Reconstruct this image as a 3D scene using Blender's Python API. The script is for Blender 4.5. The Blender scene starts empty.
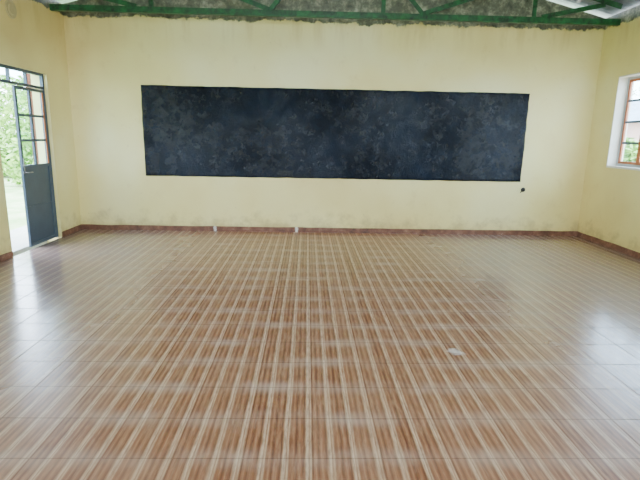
import bpy, bmesh, math, random
from mathutils import Vector, Matrix, noise
random.seed(4)
C=bpy.context.scene.collection
XL,XR,YB,YF=-3.60,4.46,7.65,-2.4
TW=0.22
RID=0.43; SL=math.tan(math.radians(14)); EZ=3.34   # roof underside at wall inner face

def lin(c):
    return tuple(((x/255)/12.92 if x/255<=0.04045 else ((x/255+0.055)/1.055)**2.4) for x in c)+(1,)

# ---------------------------------------------------------------- node helper
class NT:
    def __init__(s,name):
        s.m=bpy.data.materials.new(name); s.m.use_nodes=True
        s.t=s.m.node_tree; s.n=s.t.nodes; s.b=s.n['Principled BSDF']
        s.geo=s.n.new('ShaderNodeNewGeometry'); s.pos=s.geo.outputs['Position']
    def L(s,a,b): s.t.links.new(a,b)
    def set(s,sock,v):
        if hasattr(v,'is_linked') or isinstance(v,bpy.types.NodeSocket): s.L(v,sock)
        else: sock.default_value=v
    def math(s,op,a,b=0.0,c=None,clamp=False):
        n=s.n.new('ShaderNodeMath'); n.operation=op; n.use_clamp=clamp
        s.set(n.inputs[0],a); s.set(n.inputs[1],b)
        if c is not None: s.set(n.inputs[2],c)
        return n.outputs[0]
    def sep(s):
        n=s.n.new('ShaderNodeSeparateXYZ'); s.L(s.pos,n.inputs[0]); return n.outputs
    def noise(s,scale,detail=3,rough=0.5,vec=None,stretch=None):
        v=vec or s.pos
        if stretch:
            m=s.n.new('ShaderNodeMapping'); m.inputs['Scale'].default_value=stretch; s.L(v,m.inputs[0]); v=m.outputs[0]
        n=s.n.new('ShaderNodeTexNoise'); n.inputs['Scale'].default_value=scale
        n.inputs['Detail'].default_value=detail; n.inputs['Roughness'].default_value=rough
        s.L(v,n.inputs['Vector']); return n.outputs['Fac']
    def ramp(s,fac,stops,interp='LINEAR'):
        n=s.n.new('ShaderNodeValToRGB'); s.L(fac,n.inputs[0]); cr=n.color_ramp; cr.interpolation=interp
        while len(cr.elements)<len(stops): cr.elements.new(0.5)
        for e,(q,c) in zip(cr.elements,stops): e.position=q
        for e,(q,c) in zip(cr.elements,stops): e.color=c if len(c)==4 else lin(c)
        return n.outputs[0]
    def mix(s,fac,a,b,mode='MIX'):
        n=s.n.new('ShaderNodeMix'); n.data_type='RGBA'; n.blend_type=mode
        s.set(n.inputs[0],fac); s.set(n.inputs[6],a); s.set(n.inputs[7],b); return n.outputs[2]
    def smooth(s,v,a,b):
        n=s.n.new('ShaderNodeMapRange'); n.interpolation_type='SMOOTHSTEP'
        s.set(n.inputs[0],v); n.inputs[1].default_value=a; n.inputs[2].default_value=b; return n.outputs[0]
    def bump(s,h,strength=0.2,dist=0.01):
        n=s.n.new('ShaderNodeBump'); n.inputs['Strength'].default_value=strength; n.inputs['Distance'].default_value=dist
        s.L(h,n.inputs['Height']); s.L(n.outputs[0],s.b.inputs['Normal'])
    def col(s,v): s.set(s.b.inputs['Base Color'],v)
    def rough(s,v): s.set(s.b.inputs['Roughness'],v)

def painted(name,rgb,rough=0.5,var=0.12,scale=8,metal=0.0,bump=0.1):
    t=NT(name); n=t.noise(scale,4,0.6)
    a=lin(rgb); dk=tuple(x*(1-var*2) for x in a[:3])+(1,)
    t.col(t.ramp(n,[(0.3,dk),(0.65,a)])); t.rough(rough); t.b.inputs['Metallic'].default_value=metal
    t.bump(t.noise(scale*6,3),bump,0.004); return t.m

# ---------------------------------------------------------------- materials
def mat_wall():
    t=NT('cream_wall_paint'); o=t.sep(); z=o[2]
    n1=t.noise(0.5,3,0.55); n2=t.noise(5,5,0.65); n3=t.noise(25,4,0.6)
    c=t.ramp(n1,[(0.34,(229,206,134)),(0.5,(242,226,154)),(0.66,(248,238,182))])
    low=t.smooth(t.math('ADD',z,t.math('MULTIPLY',n2,0.5)),1.6,0.5)
    c=t.mix(t.math('MULTIPLY',low,0.35),c,lin((232,210,126)))
    dirt=t.smooth(t.math('ADD',z,t.math('MULTIPLY',n2,0.9)),0.78,0.34)
    c=t.mix(t.math('MULTIPLY',dirt,0.65),c,lin((168,138,92)))
    blot=t.smooth(n2,0.56,0.74)
    c=t.mix(t.math('MULTIPLY',blot,0.14),c,lin((190,152,90)))
    sp=t.smooth(n3,0.70,0.76)
    c=t.mix(t.math('MULTIPLY',sp,0.4),c,lin((110,85,62)))
    st=t.noise(1.0,4,0.6,stretch=(5,5,0.7))
    stm=t.math('MULTIPLY',t.smooth(z,2.7,3.15),t.smooth(st,0.46,0.7))
    c=t.mix(t.math('MULTIPLY',stm,0.35),c,lin((198,168,100)))
    e=t.math('ADD',z,t.math('MULTIPLY',t.math('SUBTRACT',t.noise(3.2,6,0.75),0.5),0.26))
    em=t.smooth(e,3.17,3.19)
    cem=t.ramp(t.noise(7,5,0.7),[(0.3,(62,66,54)),(0.5,(112,112,92)),(0.68,(180,178,152))])
    c=t.mix(em,c,cem)
    t.col(c); t.rough(0.5)
    t.b.inputs['Specular IOR Level'].default_value=0.4
    t.bump(t.math('ADD',t.noise(3,5,0.6),t.math('MULTIPLY',n3,0.3)),0.25,0.02)
    return t.m

def mat_floor():
    T=0.333
    t=NT('wood_look_floor_tiles'); o=t.sep(); x=t.math('SUBTRACT',o[0],0.045); y=t.math('SUBTRACT',o[1],0.03)
    tx=t.math('DIVIDE',x,T); ty=t.math('DIVIDE',y,T)
    fx=t.math('FRACT',tx); fy=t.math('FRACT',ty)
    comb=t.n.new('ShaderNodeCombineXYZ'); t.L(t.math('FLOOR',tx),comb.inputs[0]); t.L(t.math('FLOOR',ty),comb.inputs[1])
    wn=t.n.new('ShaderNodeTexWhiteNoise'); t.L(comb.outputs[0],wn.inputs['Vector']); rnd=wn.outputs['Value']
    # the middle of the room is walked on and dusty, the edges are cleaner and shinier
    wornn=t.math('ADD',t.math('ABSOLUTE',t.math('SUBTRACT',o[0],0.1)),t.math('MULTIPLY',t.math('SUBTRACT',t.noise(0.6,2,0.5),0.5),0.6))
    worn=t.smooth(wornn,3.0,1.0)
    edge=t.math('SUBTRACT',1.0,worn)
    wob=t.math('MULTIPLY',t.math('SUBTRACT',t.noise(1,3,0.6,stretch=(14,1.6,1)),0.5),0.05)
    s3=t.math('MULTIPLY',t.math('ADD',tx,wob),3.0)
    s=t.math('FRACT',s3)
    pk=t.n.new('ShaderNodeTexWhiteNoise'); pk.noise_dimensions='1D'; t.L(t.math('FLOOR',s3),pk.inputs['W']); pt=pk.outputs['Value']
    cream=(214,176,140); tan=(182,126,90); br=(146,86,54); dk=(106,56,34); md=(164,106,72)
    c=t.ramp(s,[(0.0,br),(0.07,md),(0.14,tan),(0.20,br),(0.27,dk),(0.32,br),(0.41,tan),(0.49,md),(0.55,br),(0.62,dk),(0.67,tan),(0.72,cream),(0.80,(224,190,156)),(0.85,tan),(0.88,(208,166,130)),(0.92,cream),(0.97,md)])
    gr=t.noise(1,6,0.75,stretch=(95,8,1))
    c=t.mix(t.math('MULTIPLY',t.smooth(gr,0.40,0.66),0.6),c,lin((114,62,38)))
    gr2=t.noise(1,4,0.65,stretch=(45,5,1))
    c=t.mix(t.math('MULTIPLY',t.smooth(gr2,0.46,0.70),0.38),c,lin((206,160,124)))
    c=t.mix(t.math('MULTIPLY',pt,0.22),c,lin((200,150,114)))
    c=t.mix(t.math('MULTIPLY',rnd,0.12),c,lin((204,160,128)))
    dy=t.math('MINIMUM',fy,t.math('SUBTRACT',1.0,fy))
    dx=t.math('MINIMUM',fx,t.math('SUBTRACT',1.0,fx))
    band=t.smooth(dy,0.35,0.0)
    dn=t.smooth(t.noise(2.5,3,0.5),0.35,0.7)
    dust=t.math('MULTIPLY',t.math('MULTIPLY',band,worn),t.math('ADD',0.05,t.math('MULTIPLY',dn,0.30)))
    c=t.mix(dust,c,lin((222,200,182)))
    # blue-grey sky sheen painted into the tile colour near the walls
    sheen_tint=t.math('MULTIPLY',edge,t.math('ADD',0.30,t.math('MULTIPLY',t.noise(1.2,3,0.5),0.3)))
    c=t.mix(sheen_tint,c,lin((138,138,148)))
    gx=t.math('LESS_THAN',dx,0.013); gy=t.math('LESS_THAN',dy,0.013)
    g=t.math('MAXIMUM',gx,gy)
    ge=t.math('MULTIPLY',g,t.math('ADD',0.25,t.math('MULTIPLY',edge,0.75)))
    c=t.mix(t.math('MULTIPLY',ge,0.9),c,lin((70,54,52)))
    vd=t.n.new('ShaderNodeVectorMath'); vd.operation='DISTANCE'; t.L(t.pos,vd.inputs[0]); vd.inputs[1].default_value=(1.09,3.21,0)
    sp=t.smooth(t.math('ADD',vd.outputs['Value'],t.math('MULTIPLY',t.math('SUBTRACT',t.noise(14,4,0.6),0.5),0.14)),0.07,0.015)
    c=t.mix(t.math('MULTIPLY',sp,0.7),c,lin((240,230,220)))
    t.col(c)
    r=t.math('ADD',t.math('ADD',0.15,t.math('MULTIPLY',worn,0.17)),t.math('MULTIPLY',dn,0.03))
    t.rough(t.math('ADD',r,t.math('MULTIPLY',ge,0.5)))
    ior=t.math('SUBTRACT',2.1,t.math('MULTIPLY',worn,0.5)); t.L(t.math('SUBTRACT',ior,t.math('MULTIPLY',ge,0.6)),t.b.inputs['IOR'])
    b=t.math('SUBTRACT',t.math('MULTIPLY',t.noise(1.6,1),0.5),t.math('MULTIPLY',ge,0.5))
    t.bump(b,0.35,0.01)
    return t.m

def mat_board():
    t=NT('blackboard_paint'); n=t.noise(10,7,0.8); n2=t.noise(40,4,0.7); n3=t.noise(0.9,4,0.6)
    c=t.ramp(n,[(0.34,(6,10,17)),(0.54,(11,18,28)),(0.68,(26,38,52)),(0.80,(60,76,92))])
    c=t.mix(t.math('MULTIPLY',t.smooth(n3,0.42,0.64),0.22),c,lin((30,46,68)))
    t.col(c)
    patch=t.smooth(t.noise(6,6,0.8),0.42,0.66); big=t.smooth(t.noise(0.8,3,0.5),0.38,0.62)
    t.rough(t.math('SUBTRACT',0.30,t.math('MULTIPLY',patch,0.17)))
    t.set(t.b.inputs['Specular IOR Level'],t.math('ADD',t.math('ADD',0.10,t.math('MULTIPLY',big,0.16)),t.math('MULTIPLY',patch,0.2)))
    t.bump(t.math('ADD',t.noise(14,6,0.8),t.math('MULTIPLY',n2,0.5)),0.7,0.025)
    return t.m

def mat_skirt():
    t=NT('red_oxide_skirting'); o=t.sep(); n=t.noise(9,5,0.7)
    c=t.ramp(n,[(0.3,(84,52,40)),(0.5,(120,76,56)),(0.66,(144,102,78)),(0.76,(196,178,154))])
    dd=t.math('MINIMUM',t.math('ABSOLUTE',t.math('ADD',o[0],1.47)),t.math('ABSOLUTE',t.math('ADD',o[0],0.16)))
    dr=t.smooth(t.math('ADD',dd,t.math('MULTIPLY',t.math('SUBTRACT',t.noise(30,3),0.5),0.04)),0.03,0.01)
    c=t.mix(t.math('MULTIPLY',dr,0.85),c,lin((228,220,208)))
    t.col(c); t.rough(0.6); t.bump(t.noise(30,4),0.4,0.01); return t.m

def mat_sheet():
    t=NT('galvanised_roof_sheet'); n=t.noise(3,5,0.7)
    t.col(t.ramp(n,[(0.3,(112,122,130)),(0.6,(158,168,176)),(0.8,(128,118,106))])); t.rough(0.5)
    t.b.inputs['Metallic'].default_value=0.2; return t.m

def mat_glass():
    m=bpy.data.materials.new('window_glass'); m.use_nodes=True; nt=m.node_tree; n=nt.nodes; n.clear()
    o=n.new('ShaderNodeOutputMaterial'); mx=n.new('ShaderNodeMixShader'); tr=n.new('ShaderNodeBsdfTransparent'); gl=n.new('ShaderNodeBsdfGlossy')
    nz=n.new('ShaderNodeTexNoise'); nz.inputs['Scale'].default_value=3; mr=n.new('ShaderNodeMapRange'); mr.inputs[3].default_value=0.03; mr.inputs[4].default_value=0.09
    gl.inputs['Roughness'].default_value=0.05
    tr.inputs[0].default_value=(0.88,0.96,1.0,1)
    nt.links.new(nz.outputs[0],mr.inputs[0]); nt.links.new(mr.outputs[0],mx.inputs[0]); nt.links.new(tr.outputs[0],mx.inputs[1]); nt.links.new(gl.outputs[0],mx.inputs[2]); nt.links.new(mx.outputs[0],o.inputs[0])
    return m
def mat_leaf():
    t=NT('tree_leaf'); t.col(t.ramp(t.noise(3,4),[(0.3,(92,142,54)),(0.7,(168,204,104))])); t.rough(0.5)
    return t.m
def mat_ground():
    t=NT('patchy_grass_ground'); o=t.sep()
    c=t.ramp(t.noise(1.5,5,0.6),[(0.35,(120,160,80)),(0.65,(186,194,140))])
    yard=t.smooth(t.math('ADD',o[0],t.math('MULTIPLY',t.noise(0.5,3),2.0)),4.0,6.0)
    c=t.mix(yard,c,lin((206,186,166)))
    t.col(c); t.rough(0.9)
    t.bump(t.noise(20,4),0.5,0.03); return t.m
def mat_brick():
    t=NT('pillar_brick'); b=t.n.new('ShaderNodeTexBrick'); b.inputs['Scale'].default_value=4.0
    m=t.n.new('ShaderNodeMapping'); m.inputs['Rotation'].default_value=(math.radians(90),0,0); t.L(t.pos,m.inputs[0]); t.L(m.outputs[0],b.inputs[0])
    b.inputs['Color1'].default_value=lin((88,30,6)); b.inputs['Color2'].default_value=lin((104,40,12)); b.inputs['Mortar'].default_value=lin((104,58,30))
    b.inputs['Mortar Size'].default_value=0.012
    t.col(b.outputs[0]); t.rough(0.8); return t.m

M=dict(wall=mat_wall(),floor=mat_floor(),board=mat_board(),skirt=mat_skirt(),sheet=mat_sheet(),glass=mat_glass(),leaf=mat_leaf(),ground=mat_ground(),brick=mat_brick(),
 white=painted('white_reveal_paint',(238,232,216),0.55,0.05,5),
 green=painted('green_steel_paint',(30,102,50),0.5,0.44,14),
 blue=painted('blue_grey_steel_paint',(68,84,102),0.4,0.1,5),
 pale=painted('pale_grey_bar_paint',(192,192,190),0.45,0.1,9),
 oxide=painted('orange_primer_paint',(192,108,58),0.5,0.12,9),
 pink=painted('pinkish_block_plaster',(206,164,146),0.8,0.1,2),
 dark=painted('black_plastic',(30,24,22),0.5,0.1,20),
 plate=painted('cream_cover_plate',(205,188,136),0.6,0.08,20),
 bark=painted('tree_bark',(120,100,80),0.9,0.2,12,0,0.5),
 steel=painted('bare_steel',(150,150,150),0.3,0.1,20,0.9),
 conc=painted('veranda_concrete',(190,186,176),0.8,0.08,6))

# ---------------------------------------------------------------- mesh helpers
def new_obj(name,me,mat,parent=None,loc=None):
    ob=bpy.data.objects.new(name,me)
    for m in (mat if isinstance(mat,(list,tuple)) else [mat]): me.materials.append(m)
    C.objects.link(ob)
    if loc is not None: ob.location=loc
    if parent: ob.parent=parent
    return ob
def tag(o,label,cat,kind=None,group=None):
    o['label']=label; o['category']=cat
    if kind: o['kind']=kind
    if group: o['group']=group
def add_box(bm,a,b,mi=0,bev=0.0):
    c=[(a[i]+b[i])/2 for i in range(3)]; s=[abs(b[i]-a[i]) for i in range(3)]
    r=bmesh.ops.create_cube(bm,size=1.0)
    vs=r['verts']
    for v in vs: v.co=Vector((c[0]+v.co.x*s[0],c[1]+v.co.y*s[1],c[2]+v.co.z*s[2]))
    fs=set(f for v in vs for f in v.link_faces)
    for f in fs: f.material_index=mi
    if bev>0:
        es=list(set(e for v in vs for e in v.link_edges))
        bmesh.ops.bevel(bm,geom=es,offset=bev,segments=2,affect='EDGES',profile=0.6)
def fin(bm,name,smooth=False):
    bmesh.ops.recalc_face_normals(bm,faces=bm.faces)
    me=bpy.data.meshes.new(name); bm.to_mesh(me); bm.free()
    if smooth:
        for q in me.polygons: q.use_smooth=True
    return me
def boxes(name,lst,mat,parent=None,loc=(0,0,0),bev=0.0):
    bm=bmesh.new()
    for a,b in lst: add_box(bm,a,b,0,bev)
    return new_obj(name,fin(bm,name),mat,parent,loc)
def empty(name,loc):
    e=bpy.data.objects.new(name,None); e.empty_display_size=0.2; e.location=loc; C.objects.link(e); return e
def beam(bm,p0,p1,w=0.05,d=0.05,t=0.006,yflip=1):
    """L-section angle iron from p0 to p1 (in an XZ plane)"""
    p0=Vector(p0);p1=Vector(p1); ax=(p1-p0).normalized(); up=Vector((0,1,0)); side=ax.cross(up).normalized()
    prof=[(0,0),(w,0),(w,t),(t,t),(t,d),(0,d)]
    rings=[]
    for q in (p0,p1):
        rings.append([bm.verts.new(q+side*(a-w/2)+up*b*yflip) for a,b in prof])
    n=len(prof)
    for i in range(n): bm.faces.new((rings[0][i],rings[0][(i+1)%n],rings[1][(i+1)%n],rings[1][i]))
    bm.faces.new(rings[0]); bm.faces.new(rings[1][::-1])

# ---------------------------------------------------------------- room shell
def wall_mesh(name,u0,u1,holes,ztop,put,whites=()):
    """wall in (u,z) with thickness; put(u,z,side)->xyz; holes=(u0,u1,z0,z1)"""
    us=sorted(set([u0,u1]+[h[0] for h in holes]+[h[1] for h in holes]))
    zs=sorted(set([-0.15,ztop]+[h[2] for h in holes]+[h[3] for h in holes]))
    bm=bmesh.new(); V={}
    def v(s,u,z):
        k=tuple(round(q,4) for q in put(u,z,s))
        if k not in V: V[k]=bm.verts.new(k)
        return V[k]
    nu,nz=len(us)-1,len(zs)-1
    def solid(i,j):
        if i<0 or j<0 or i>=nu or j>=nz: return None
        cy=(us[i]+us[i+1])/2; cz=(zs[j]+zs[j+1])/2
        for n,h in enumerate(holes):
            if h[0]<cy<h[1] and h[2]<cz<h[3]: return n+1
        return 0
    for i in range(nu):
        for j in range(nz):
            if solid(i,j): continue
            a,b,c,d=us[i],us[i+1],zs[j],zs[j+1]
            for s in (0,1): bm.faces.new((v(s,a,c),v(s,b,c),v(s,b,d),v(s,a,d)))
            for (di,dj,e) in ((-1,0,((a,c),(a,d))),(1,0,((b,c),(b,d))),(0,-1,((a,c),(b,c))),(0,1,((a,d),(b,d)))):
                q=solid(i+di,j+dj)
                if q==0: continue
                (p,r1),(r,w)=e
                f=bm.faces.new((v(0,p,r1),v(0,r,w),v(1,r,w),v(1,p,r1)))
                f.material_index=1 if (q and (q-1) in whites) else 0
    return new_obj(name,fin(bm,name),[M['wall'],M['white']])

DOOR=(5.82,7.02,-0.15,2.29)
WZ0,WZ1=1.18,2.43
WIN_R=[(5.35,7.10),(2.9,4.65),(0.4,2.15)]  # the two nearer windows are out of view, added for light
ADDED_WIN_L=[(2.6,4.35)]  # out-of-view window added to light the room from the left
ADDED_OPEN_F=[(-1.9,-0.2),(0.7,2.4)]  # made-up openings behind the camera, sized for fill light and board glints
wl=wall_mesh('wall_left',YF,YB+TW,[DOOR]+[(a,b,WZ0,WZ1) for a,b in ADDED_WIN_L],EZ,lambda u,z,s:(XL-TW*s,u,z),(1,2))
tag(wl,'cream yellow plastered side wall with a doorway','wall','structure')
wr=wall_mesh('wall_right',YF,YB+TW,[(a,b,WZ0,WZ1) for a,b in WIN_R],EZ,lambda u,z,s:(XR+TW*s,u,z),(0,1,2))
tag(wr,'cream yellow plastered side wall with window openings','wall','structure')
wf=wall_mesh('wall_front',XL-TW,XR+TW,[(a,b,0.9,2.7) for a,b in ADDED_OPEN_F],EZ,lambda u,z,s:(u,YF-TW*s,z),(0,1,2))
tag(wf,'unseen cream plastered end wall with wide openings added for light','wall','structure')
bm=bmesh.new()
pts=[(XL,-0.15),(XR,-0.15),(XR,EZ),(RID,EZ+(XR-RID)*SL),(XL,EZ)]
f0=[bm.verts.new((x,YB,z)) for x,z in pts]; f1=[bm.verts.new((x,YB+TW,z)) for x,z in pts]
bm.faces.new(f0); bm.faces.new(f1[::-1])
for i in range(5): bm.faces.new((f0[i],f0[(i+1)%5],f1[(i+1)%5],f1[i]))
wb=new_obj('wall_back',fin(bm,'wall_back'),M['wall']); tag(wb,'cream plastered gable wall with bare cement above the paint line','wall','structure')
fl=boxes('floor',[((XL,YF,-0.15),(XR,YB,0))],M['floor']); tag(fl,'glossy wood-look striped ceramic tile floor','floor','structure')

# roof sheets (corrugated)
bm=bmesh.new()
ys=[YF-0.5+i*0.025 for i in range(int((YB+TW+0.3-YF+0.5)/0.025))]
xs=[XL-0.7,XL,-1.5,RID,2.5,XR,XR+0.7]
def rz(x): return EZ+0.13+((XR-RID)-abs(x-RID))*SL
grid=[[bm.verts.new((x,y,rz(x)+0.013*math.sin(y*2*math.pi/0.1))) for x in xs] for y in ys]
for i in range(len(ys)-1):
    for j in range(len(xs)-1): bm.faces.new((grid[i][j],grid[i][j+1],grid[i+1][j+1],grid[i+1][j]))
ce=new_obj('ceiling',fin(bm,'ceiling',True),M['sheet']); md=ce.modifiers.new('thick','SOLIDIFY'); md.thickness=0.004
tag(ce,'open underside of galvanised corrugated roof sheets','ceiling','structure')

def skirting(name,p0,p1,inward,h=0.078,t=0.012):
    p0=Vector(p0);p1=Vector(p1);n=max(4,int((p1-p0).length/0.05)); bm=bmesh.new(); rows=[]
    inn=Vector(inward)
    for i in range(n+1):
        q=p0.lerp(p1,i/n); hh=h+0.007*noise.noise(q*3.0); tt=t+0.003*noise.noise(q*3+Vector((5,5,0)))
        rows.append([bm.verts.new(q),bm.verts.new(q+inn*tt),bm.verts.new(q+inn*tt+Vector((0,0,hh-0.006))),bm.verts.new(q+inn*(tt-0.006)+Vector((0,0,hh))),bm.verts.new(q+Vector((0,0,hh)))])
    for i in range(n):
        for k in range(5): bm.faces.new((rows[i][k],rows[i][(k+1)%5],rows[i+1][(k+1)%5],rows[i+1][k]))
    bm.faces.new(rows[0]); bm.faces.new(rows[-1][::-1])
    o=new_obj(name,fin(bm,name),M['skirt']); tag(o,'scuffed red-brown painted skirting along the wall foot','baseboard','structure'); return o
skirting('baseboard_back',(XL+0.014,YB,0),(XR-0.014,YB,0),(0,-1,0))
skirting('baseboard_left',(XL,DOOR[1]+0.01,0),(XL,YB,0),(1,0,0))
skirting('baseboard_left_front',(XL,YF,0),(XL,DOOR[0]-0.01,0),(1,0,0))
skirting('baseboard_right',(XR,YF,0),(XR,YB,0),(-1,0,0))

# ---------------------------------------------------------------- blackboard
def board():
    x0,x1,z0,z1=-2.53,3.42,0.872,2.232; nx,nz=150,34; bm=bmesh.new(); G=[]
    y=YB-0.014
    for j in range(nz+1):
        row=[]
        for i in range(nx+1):
            u,v=i/nx,j/nz; x=x0+(x1-x0)*u; z=z0+(z1-z0)*v
            if i in(0,nx): x+=0.008*noise.noise(Vector((x,0,z*6)))
            if j in(0,nz): z+=0.007*noise.noise(Vector((x*5,3,z)))
            dy=0.005*noise.noise(Vector((x*2.5,1,z*2.5)))
            row.append(bm.verts.new((x,y+dy,z)))
        G.append(row)
    for j in range(nz):
        for i in range(nx): bm.faces.new((G[j][i],G[j][i+1],G[j+1][i+1],G[j+1][i]))
    per=[G[0][i] for i in range(nx+1)]+[G[j][nx] for j in range(1,nz+1)]+[G[nz][i] for i in range(nx-1,-1,-1)]+[G[j][0] for j in range(nz-1,0,-1)]
    bk=[bm.verts.new((v.co.x,YB-0.001,v.co.z)) for v in per]
    n=len(per)
    for i in range(n): bm.faces.new((per[i],per[(i+1)%n],bk[(i+1)%n],bk[i]))
    bm.faces.new(bk)
    o=new_obj('blackboard',fin(bm,'blackboard',False),M['board'])
    for q in o.data.polygons: q.use_smooth=len(q.vertices)==4 and abs(q.normal.y)>0.9
    tag(o,'long dark slate-coloured painted plaster blackboard on the wall','blackboard')
board()

# ---------------------------------------------------------------- door
def door():
    fx=XL-0.045; t=0.04
    y0,y1=DOOR[0],DOOR[1]; ztop=2.29; zt=2.08
    root=empty('door_1',(fx,(y0+y1)/2,0)); L=root.location
    tag(root,'blue-grey steel double door with transom, one leaf open','door','structure')
    def P(lst): return [((a[0]-L.x,a[1]-L.y,a[2]),(b[0]-L.x,b[1]-L.y,b[2])) for a,b in lst]
    xa,xb=fx,fx-t
    w=0.035
    boxes('frame',P([((xa,y0,0),(xb,y0+w,ztop)),((xa,y1-w,0),(xb,y1,ztop)),((xa,y0+w,ztop-w),(xb,y1-w,ztop)),
        ((xa,y0+w,zt),(xb,y1-w,zt+w)),
        ((xa,y0+w+0.37,zt+w),(xb,y0+w+0.39,ztop-w)),((xa,y0+w+0.74,zt+w),(xb,y0+w+0.76,ztop-w))]),M['blue'],root)
    boxes('transom_glass',P([((fx-0.018,y0+w,zt+w),(fx-0.022,y1-w,ztop-w))]),M['glass'],root)
    def leaf(name,width,dr,hinge,rot):
        lf=empty(name,(hinge[0]-L.x,hinge[1]-L.y,0.012)); lf.parent=root; lf.rotation_euler=(0,0,rot)
        H=zt-0.02; s=0.04; gz=1.03; W=width
        def Y(a): return a*dr
        fr=[((0,Y(0),0),(-0.03,Y(s),H)),((0,Y(W-s),0),(-0.03,Y(W),H)),((0,Y(s),H-s),(-0.03,Y(W-s),H)),((0,Y(s),0),(-0.03,Y(W-s),s)),((0,Y(s),gz),(-0.03,Y(W-s),gz+s))]
        boxes('leaf_frame',fr,M['blue'],lf)
        boxes('panel',[((-0.012,Y(s),s),(-0.018,Y(W-s),gz)),((-0.004,Y(s+0.01),0.5),(-0.012,Y(W-s-0.01),0.53))],M['blue'],lf)
        g0,g1=gz+s,H-s; bars=[((-0.002,Y(W/2-0.02),g0),(-0.024,Y(W/2+0.02),g1))]
        for k in (1,2):
            z=g0+(g1-g0)*k/3
            bars.append(((-0.002,Y(s),z-0.016),(-0.024,Y(W/2-0.02),z+0.016))); bars.append(((-0.002,Y(W/2+0.02),z-0.016),(-0.024,Y(W-s),z+0.016)))
        boxes('glazing_bars',bars,M['blue'],lf)
        boxes('glass',[((-0.025,Y(s),g0),(-0.028,Y(W-s),g1))],M['glass'],lf)
        boxes('primer_strip',[((0.002,Y(s*0.6),g0),(-0.006,Y(s+0.012),g1))],M['oxide'],lf)
        boxes('bolt',[((0.001,Y(W-0.028),1.0),(0.014,Y(W-0.012),1.16)),((0.001,Y(W-0.034),1.06),(0.02,Y(W-0.006),1.075))],M['steel'],lf,bev=0.002)
        bm=bmesh.new()
        bmesh.ops.create_cone(bm,cap_ends=True,segments=20,radius1=0.02,radius2=0.02,depth=0.01,matrix=Matrix.Translation((0.005,Y(W-0.02),0.98))@Matrix.Rotation(math.radians(90),4,'Y'))
        bmesh.ops.create_cone(bm,cap_ends=True,segments=14,radius1=0.007,radius2=0.007,depth=0.05,matrix=Matrix.Translation((0.03,Y(W-0.02),0.98))@Matrix.Rotation(math.radians(90),4,'Y'))
        bmesh.ops.create_cone(bm,cap_ends=True,segments=14,radius1=0.008,radius2=0.006,depth=0.11,matrix=Matrix.Translation((0.052,Y(W-0.07),0.98))@Matrix.Rotation(math.radians(90),4,'X'))
        new_obj('handle',fin(bm,'handle',True),M['steel'],lf)
    leaf('door_leaf',0.67,-1,(fx-0.003,y1-w-0.003),0)
    leaf('door_leaf',0.43,1,(fx-0.045,y0+w+0.003),math.radians(100))
door()

# ---------------------------------------------------------------- windows
def window(name,xin,outward,y0,y1,lab):
    """outward=+1 right wall, -1 left wall"""
    x=xin+outward*0.125; L=Vector((x,(y0+y1)/2,WZ0)); root=empty(name,L); tag(root,lab,'window','structure')
    def P(a,b): return ((a[0]*outward,a[1]-L.y,a[2]-L.z),(b[0]*outward,b[1]-L.y,b[2]-L.z))
    w=0.035; d=0.035
    fr=[P((0,y0,WZ0),(d,y0+w,WZ1)),P((0,y1-w,WZ0),(d,y1,WZ1)),P((0,y0+w,WZ0),(d,y1-w,WZ0+w)),P((0,y0+w,WZ1-w),(d,y1-w,WZ1))]
    boxes('frame',fr,M['pale'],root)
    n=4; W=(y1-y0-2*w)/n; Hh=WZ1-WZ0-2*w
    for k in range(n):
        a=y0+w+k*W; b=a+W; s=0.034
        sash=boxes('sash',[P((0.004,a,WZ0+w),(0.03,a+s,WZ1-w)),P((0.004,b-s,WZ0+w),(0.03,b,WZ1-w)),P((0.004,a+s,WZ0+w),(0.03,b-s,WZ0+w+s)),P((0.004,a+s,WZ1-w-s),(0.03,b-s,WZ1-w))],M['oxide'],root)
        bars=[]
        for q in range(1,4):
            z=WZ0+w+Hh*q/4
            bars.append(P((0.002,a+s,z-0.015),(0.024,b-s,z+0.015)))
        boxes('glazing_bars',bars,M['blue'],sash)
        boxes('glass',[P((0.024,a+s,WZ0+w+s),(0.027,b-s,WZ1-w-s))],M['glass'],sash)
for i,(a,b) in enumerate(WIN_R): window('window_%d'%(i+1),XR,1,a,b,'pale steel casement window with orange-primed sashes')  # the two nearer ones are unseen, added for light
for i,(a,b) in enumerate(ADDED_WIN_L): window('window_%d'%(i+4),XL,-1,a,b,'unseen pale steel casement window added for light')
for i,(a,b) in enumerate(WIN_R):
    o=boxes('trim_%d'%(i+1),[((XR-0.008,a-0.015,WZ0-0.03),(XR,b+0.015,WZ0)),((XR-0.008,a-0.015,WZ1),(XR,b+0.015,WZ1+0.015)),((XR-0.008,b,WZ0),(XR,b+0.015,WZ1)),((XR-0.008,a-0.015,WZ0),(XR,a,WZ1))],M['white'],bev=0.002)
    tag(o,'white painted band around the window opening','window trim','structure')  # bands of the two nearer, unseen windows are added too

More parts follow.
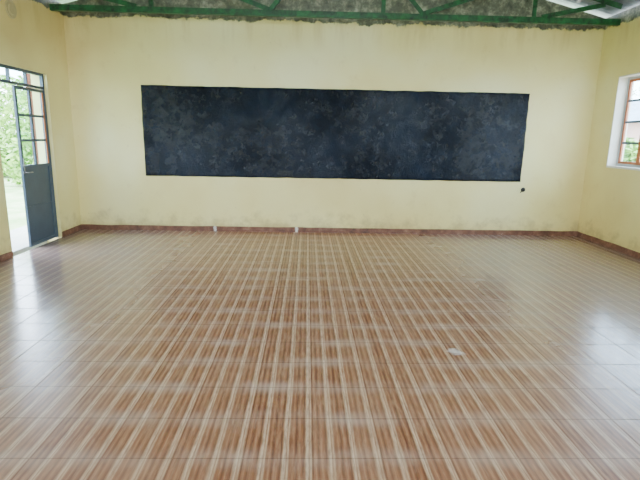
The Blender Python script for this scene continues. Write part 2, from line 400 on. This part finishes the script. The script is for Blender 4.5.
# ---------------------------------------------------------------- roof truss
def truss(y,lab):
    zb=3.20; root=empty('roof_truss',(RID,y,zb)); tag(root,lab,'roof truss',group='green steel roof trusses')
    rootloc=Vector((RID,y,zb))
    def mk(name,segs,w=0.06,d=0.05):
        bm=bmesh.new()
        for a,b in segs: beam(bm,Vector((a[0],y,a[1]))-rootloc,Vector((b[0],y,b[1]))-rootloc,w,d)
        return new_obj(name,fin(bm,name),M['green'],root)
    def ru(x): return EZ+0.06+((XR-RID)-abs(x-RID))*SL
    mk('bottom_chord',[((XL+0.01,zb),(XR-0.01,zb))],0.08,0.06)
    for s in (-1,1):
        mk('rafter',[((RID+s*(XR-RID-0.02),ru(XR-0.02)),(RID,ru(RID)))],0.07,0.06)
    xv=[-2.2,1.04,3.19]
    for x in xv: mk('web_post',[((x,zb+0.041),(x,ru(x)-0.036))],0.06,0.04)
    dg=[(-0.55,-2.05),(-0.55,RID),(1.6,RID+0.15),(1.6,3.05),(3.3,4.2),(-2.4,-3.3)]
    for a,b in dg:
        mk('web_brace',[((a,zb+0.041),(b,ru(b)-0.04))],0.06,0.04)
    return root
truss(7.25,'green painted angle-iron truss beside the gable wall')
truss(4.2,'green painted angle-iron truss spanning the middle of the room')
truss(1.2,'green painted angle-iron truss over the nearer part of the room')
for k,xx in enumerate([-3.1,-1.9,-0.7,RID,1.6,2.8,4.0]):
    z=EZ+0.099+((XR-RID)-abs(xx-RID))*SL
    o=boxes('purlin',[((-0.02,YF+0.1,-0.006),(0.02,YB-0.01,0.012))],M['green'] if k%2 else M['conc'],None,(xx,0,z))
    tag(o,'thin steel purlin under the corrugated sheets','purlin',group='roof purlins')

# ---------------------------------------------------------------- small fittings
bm=bmesh.new()
mt=Matrix.Translation((0,-0.006,0))@Matrix.Rotation(math.radians(90),4,'X')
bmesh.ops.create_cone(bm,cap_ends=True,segments=28,radius1=0.036,radius2=0.032,depth=0.012,matrix=mt)
bmesh.ops.create_cone(bm,cap_ends=True,segments=20,radius1=0.02,radius2=0.014,depth=0.02,matrix=Matrix.Translation((0,-0.02,0))@Matrix.Rotation(math.radians(90),4,'X'))
bmesh.ops.create_cone(bm,cap_ends=True,segments=10,radius1=0.007,radius2=0.007,depth=0.05,matrix=Matrix.Translation((-0.03,-0.015,-0.03))@Matrix.Rotation(math.radians(50),4,'Y'))
o=new_obj('cable_outlet',fin(bm,'cable_outlet',True),M['dark'],None,(3.48,YB,0.745)); tag(o,'small black round cable outlet on the cream wall','cable outlet')
bm=bmesh.new()
rot=Matrix.Rotation(math.radians(90),4,'Y')
bmesh.ops.create_cone(bm,cap_ends=True,segments=40,radius1=0.11,radius2=0.105,depth=0.012,matrix=Matrix.Translation((0.006,0,0))@rot)
bmesh.ops.create_cone(bm,cap_ends=True,segments=40,radius1=0.07,radius2=0.06,depth=0.012,matrix=Matrix.Translation((0.016,0,0))@rot)
o=new_obj('junction_box_cover',fin(bm,'jb',False),M['plate'],None,(XL,6.33,2.95)); tag(o,'round cream junction box cover high on the wall','junction box')

# ---------------------------------------------------------------- outside
o=boxes('ground',[((-40,-25,-0.4),(40,45,-0.16))],M['ground']); tag(o,'pale dusty grass ground outside','ground','structure')
o=boxes('veranda_slab',[((XL-TW-0.9,YF,-0.158),(XL-TW-0.002,YB+0.5,-0.03))],M['conc'],bev=0.01); tag(o,'pale concrete veranda slab outside the doorway','veranda slab')
o=boxes('veranda_pillar',[((-0.13,-0.13,0.10),(0.13,0.13,2.9)),((-0.17,-0.17,0),(0.17,0.17,0.10)),((-0.17,-0.17,2.9),(0.17,0.17,3.0))],M['brick'],None,(-5.14,9.62,-0.16),bev=0.006)
tag(o,'red brick veranda pillar outside the doorway','pillar')
# neighbouring block seen through the window
root=empty('school_block',(17.0,24.0,-0.16)); tag(root,'low pinkish plastered school block with a metal roof','building')
boxes('block_walls',[((-5,-2.6,0),(5,2.6,2.7))],M['pink'],root)
bm=bmesh.new()
pr=[(-3.1,2.55),(0,3.7),(3.1,2.55),(3.1,2.62),(0,3.78),(-3.1,2.62)]
A=[bm.verts.new((-5.4,y,z)) for y,z in pr]; B=[bm.verts.new((5.4,y,z)) for y,z in pr]
for i in range(6): bm.faces.new((A[i],A[(i+1)%6],B[(i+1)%6],B[i]))
bm.faces.new((A[0],A[1],A[4],A[5])); bm.faces.new((A[1],A[2],A[3],A[4])); bm.faces.new((B[0],B[1],B[4],B[5])); bm.faces.new((B[1],B[2],B[3],B[4]))
new_obj('block_roof',fin(bm,'block_roof'),M['sheet'],root)
for xx in (-3.6,-1.2,1.2,3.6):
    boxes('block_window',[((xx-0.6,-2.66,1.0),(xx+0.6,-2.6,1.05)),((xx-0.6,-2.66,2.05),(xx+0.6,-2.6,2.1)),((xx-0.6,-2.66,1.05),(xx-0.55,-2.6,2.05)),((xx+0.55,-2.66,1.05),(xx+0.6,-2.6,2.05)),((xx-0.02,-2.65,1.05),(xx+0.02,-2.6,2.05)),((xx-0.55,-2.62,1.05),(xx-0.02,-2.6,2.05)),((xx+0.02,-2.62,1.05),(xx+0.55,-2.6,2.05))],M['blue'],root)

def leaves(name,root,cl,num):
    bm=bmesh.new()
    for _ in range(num):
        c,cr=random.choice(cl); dv=Vector((random.gauss(0,1),random.gauss(0,1),random.gauss(0,1))).normalized()*cr*random.uniform(0.6,1.0)
        q=c+dv; q.z=max(q.z,random.uniform(0.08,0.3)); s=random.uniform(0.08,0.16)
        a=Vector((random.gauss(0,1),random.gauss(0,1),random.gauss(0,0.6))).normalized(); b=a.cross(Vector((random.gauss(0,1),random.gauss(0,1),random.gauss(0,1)))).normalized()
        bm.faces.new([bm.verts.new(q-a*s),bm.verts.new(q+b*s*0.45),bm.verts.new(q+a*s),bm.verts.new(q-b*s*0.45)])
    return new_obj(name,fin(bm,name),M['leaf'],root)
def tree(x,y,h,r,lab):
    root=empty('tree',(x,y,-0.16)); tag(root,lab,'tree',group='trees outside the classroom')
    bm=bmesh.new(); rings=[]
    for k in range(8):
        u=k/7; rr=0.16*(1-0.6*u)*h/5; cx=0.2*noise.noise(Vector((x,y,u*2)))*u
        rings.append([bm.verts.new((cx+rr*math.cos(a*math.pi/5),rr*math.sin(a*math.pi/5),u*h*0.7)) for a in range(10)])
    for k in range(7):
        for a in range(10): bm.faces.new((rings[k][a],rings[k][(a+1)%10],rings[k+1][(a+1)%10],rings[k+1][a]))
    bm.faces.new(rings[-1]); bm.faces.new(rings[0][::-1])
    new_obj('trunk',fin(bm,'trunk',True),M['bark'],root)
    cl=[(Vector((random.uniform(-r,r)*0.6,random.uniform(-r,r)*0.6,h*0.58+random.uniform(-0.45,0.5)*r)),r*random.uniform(0.4,0.65)) for _ in range(11)]
    leaves('canopy',root,cl,3600)
def shrub(x,y,h,r):
    root=empty('shrub',(x,y,-0.16)); tag(root,'dense leafy green shrub growing on the grass','shrub',group='shrubs outside the classroom')
    bm=bmesh.new()
    for k in range(5):
        a=k*1.257; bmesh.ops.create_cone(bm,cap_ends=True,segments=8,radius1=0.04,radius2=0.015,depth=h*0.5,matrix=Matrix.Translation((0.12*math.cos(a),0.12*math.sin(a),h*0.25))@Matrix.Rotation(0.25,4,Vector((-math.sin(a),math.cos(a),0))))
    new_obj('stem',fin(bm,'stem',True),M['bark'],root)
    cl=[(Vector((random.uniform(-r,r)*0.55,random.uniform(-r,r)*0.55,h*u)),r*random.uniform(0.45,0.6)) for u in (0.1,0.12,0.14,0.2,0.3,0.35,0.45,0.5,0.6,0.65,0.75)]
    leaves('foliage',root,cl,3600)
shrub(-8.2,16.2,3.6,1.4); shrub(-11.2,19.0,4.0,1.6); shrub(-14.6,21.4,3.8,1.6)
shrub(9.4,14.6,1.9,0.9)
tree(-11.5,25.5,6.5,2.6,'tall leafy green tree in the yard')
tree(-20,27,7,2.8,'broad leafy green tree in the yard')
tree(26,36,6,2.6,'leafy green tree far across the yard')

# ---------------------------------------------------------------- light
W=bpy.data.worlds.new('overcast_sky'); bpy.context.scene.world=W; W.use_nodes=True
nt=W.node_tree; n=nt.nodes; bg=n['Background']
tc=n.new('ShaderNodeTexCoord'); sp=n.new('ShaderNodeSeparateXYZ'); rp=n.new('ShaderNodeValToRGB')
nt.links.new(tc.outputs['Generated'],sp.inputs[0]); nt.links.new(sp.outputs[2],rp.inputs[0]); nt.links.new(rp.outputs[0],bg.inputs[0])
rp.color_ramp.elements[0].position=0.0; rp.color_ramp.elements[0].color=(0.74,0.86,1,1)
rp.color_ramp.elements[1].position=0.7; rp.color_ramp.elements[1].color=(0.58,0.77,1,1)
bg.inputs[1].default_value=24.0
def portal(loc,rot,sx,sy):
    l=bpy.data.lights.new('sky_portal','AREA'); l.shape='RECTANGLE'; l.size=sx; l.size_y=sy; l.cycles.is_portal=True
    o=bpy.data.objects.new('sky_portal',l); o.location=loc; o.rotation_euler=rot; C.objects.link(o)
R90=math.radians(90)
for a,b in WIN_R: portal((XR+TW+0.02,(a+b)/2,(WZ0+WZ1)/2),(0,R90,0),WZ1-WZ0,b-a)
for a,b in ADDED_WIN_L: portal((XL-TW-0.02,(a+b)/2,(WZ0+WZ1)/2),(0,-R90,0),WZ1-WZ0,b-a)
portal((XL-TW-0.02,(DOOR[0]+DOOR[1])/2,1.1),(0,-R90,0),2.3,1.2)
for a,b in ADDED_OPEN_F: portal(((a+b)/2,YF-TW-0.03,1.8),(R90,0,0),b-a,1.8)

# ---------------------------------------------------------------- camera
th=math.radians(1.67);p=math.radians(12.0);ph=math.radians(1.1)
F=Vector((math.sin(th)*math.cos(p),math.cos(th)*math.cos(p),-math.sin(p)))
R0=Vector((math.cos(th),-math.sin(th),0));U0=R0.cross(F)
R=R0*math.cos(ph)+U0*math.sin(ph);U=-R0*math.sin(ph)+U0*math.cos(ph)
cd=bpy.data.cameras.new('camera'); cd.lens=27.0; cd.sensor_width=36; cam=bpy.data.objects.new('camera',cd); C.objects.link(cam)
m=Matrix((R,U,-F)).transposed().to_4x4(); m.translation=Vector((0,0,1.5)); cam.matrix_world=m
bpy.context.scene.camera=cam
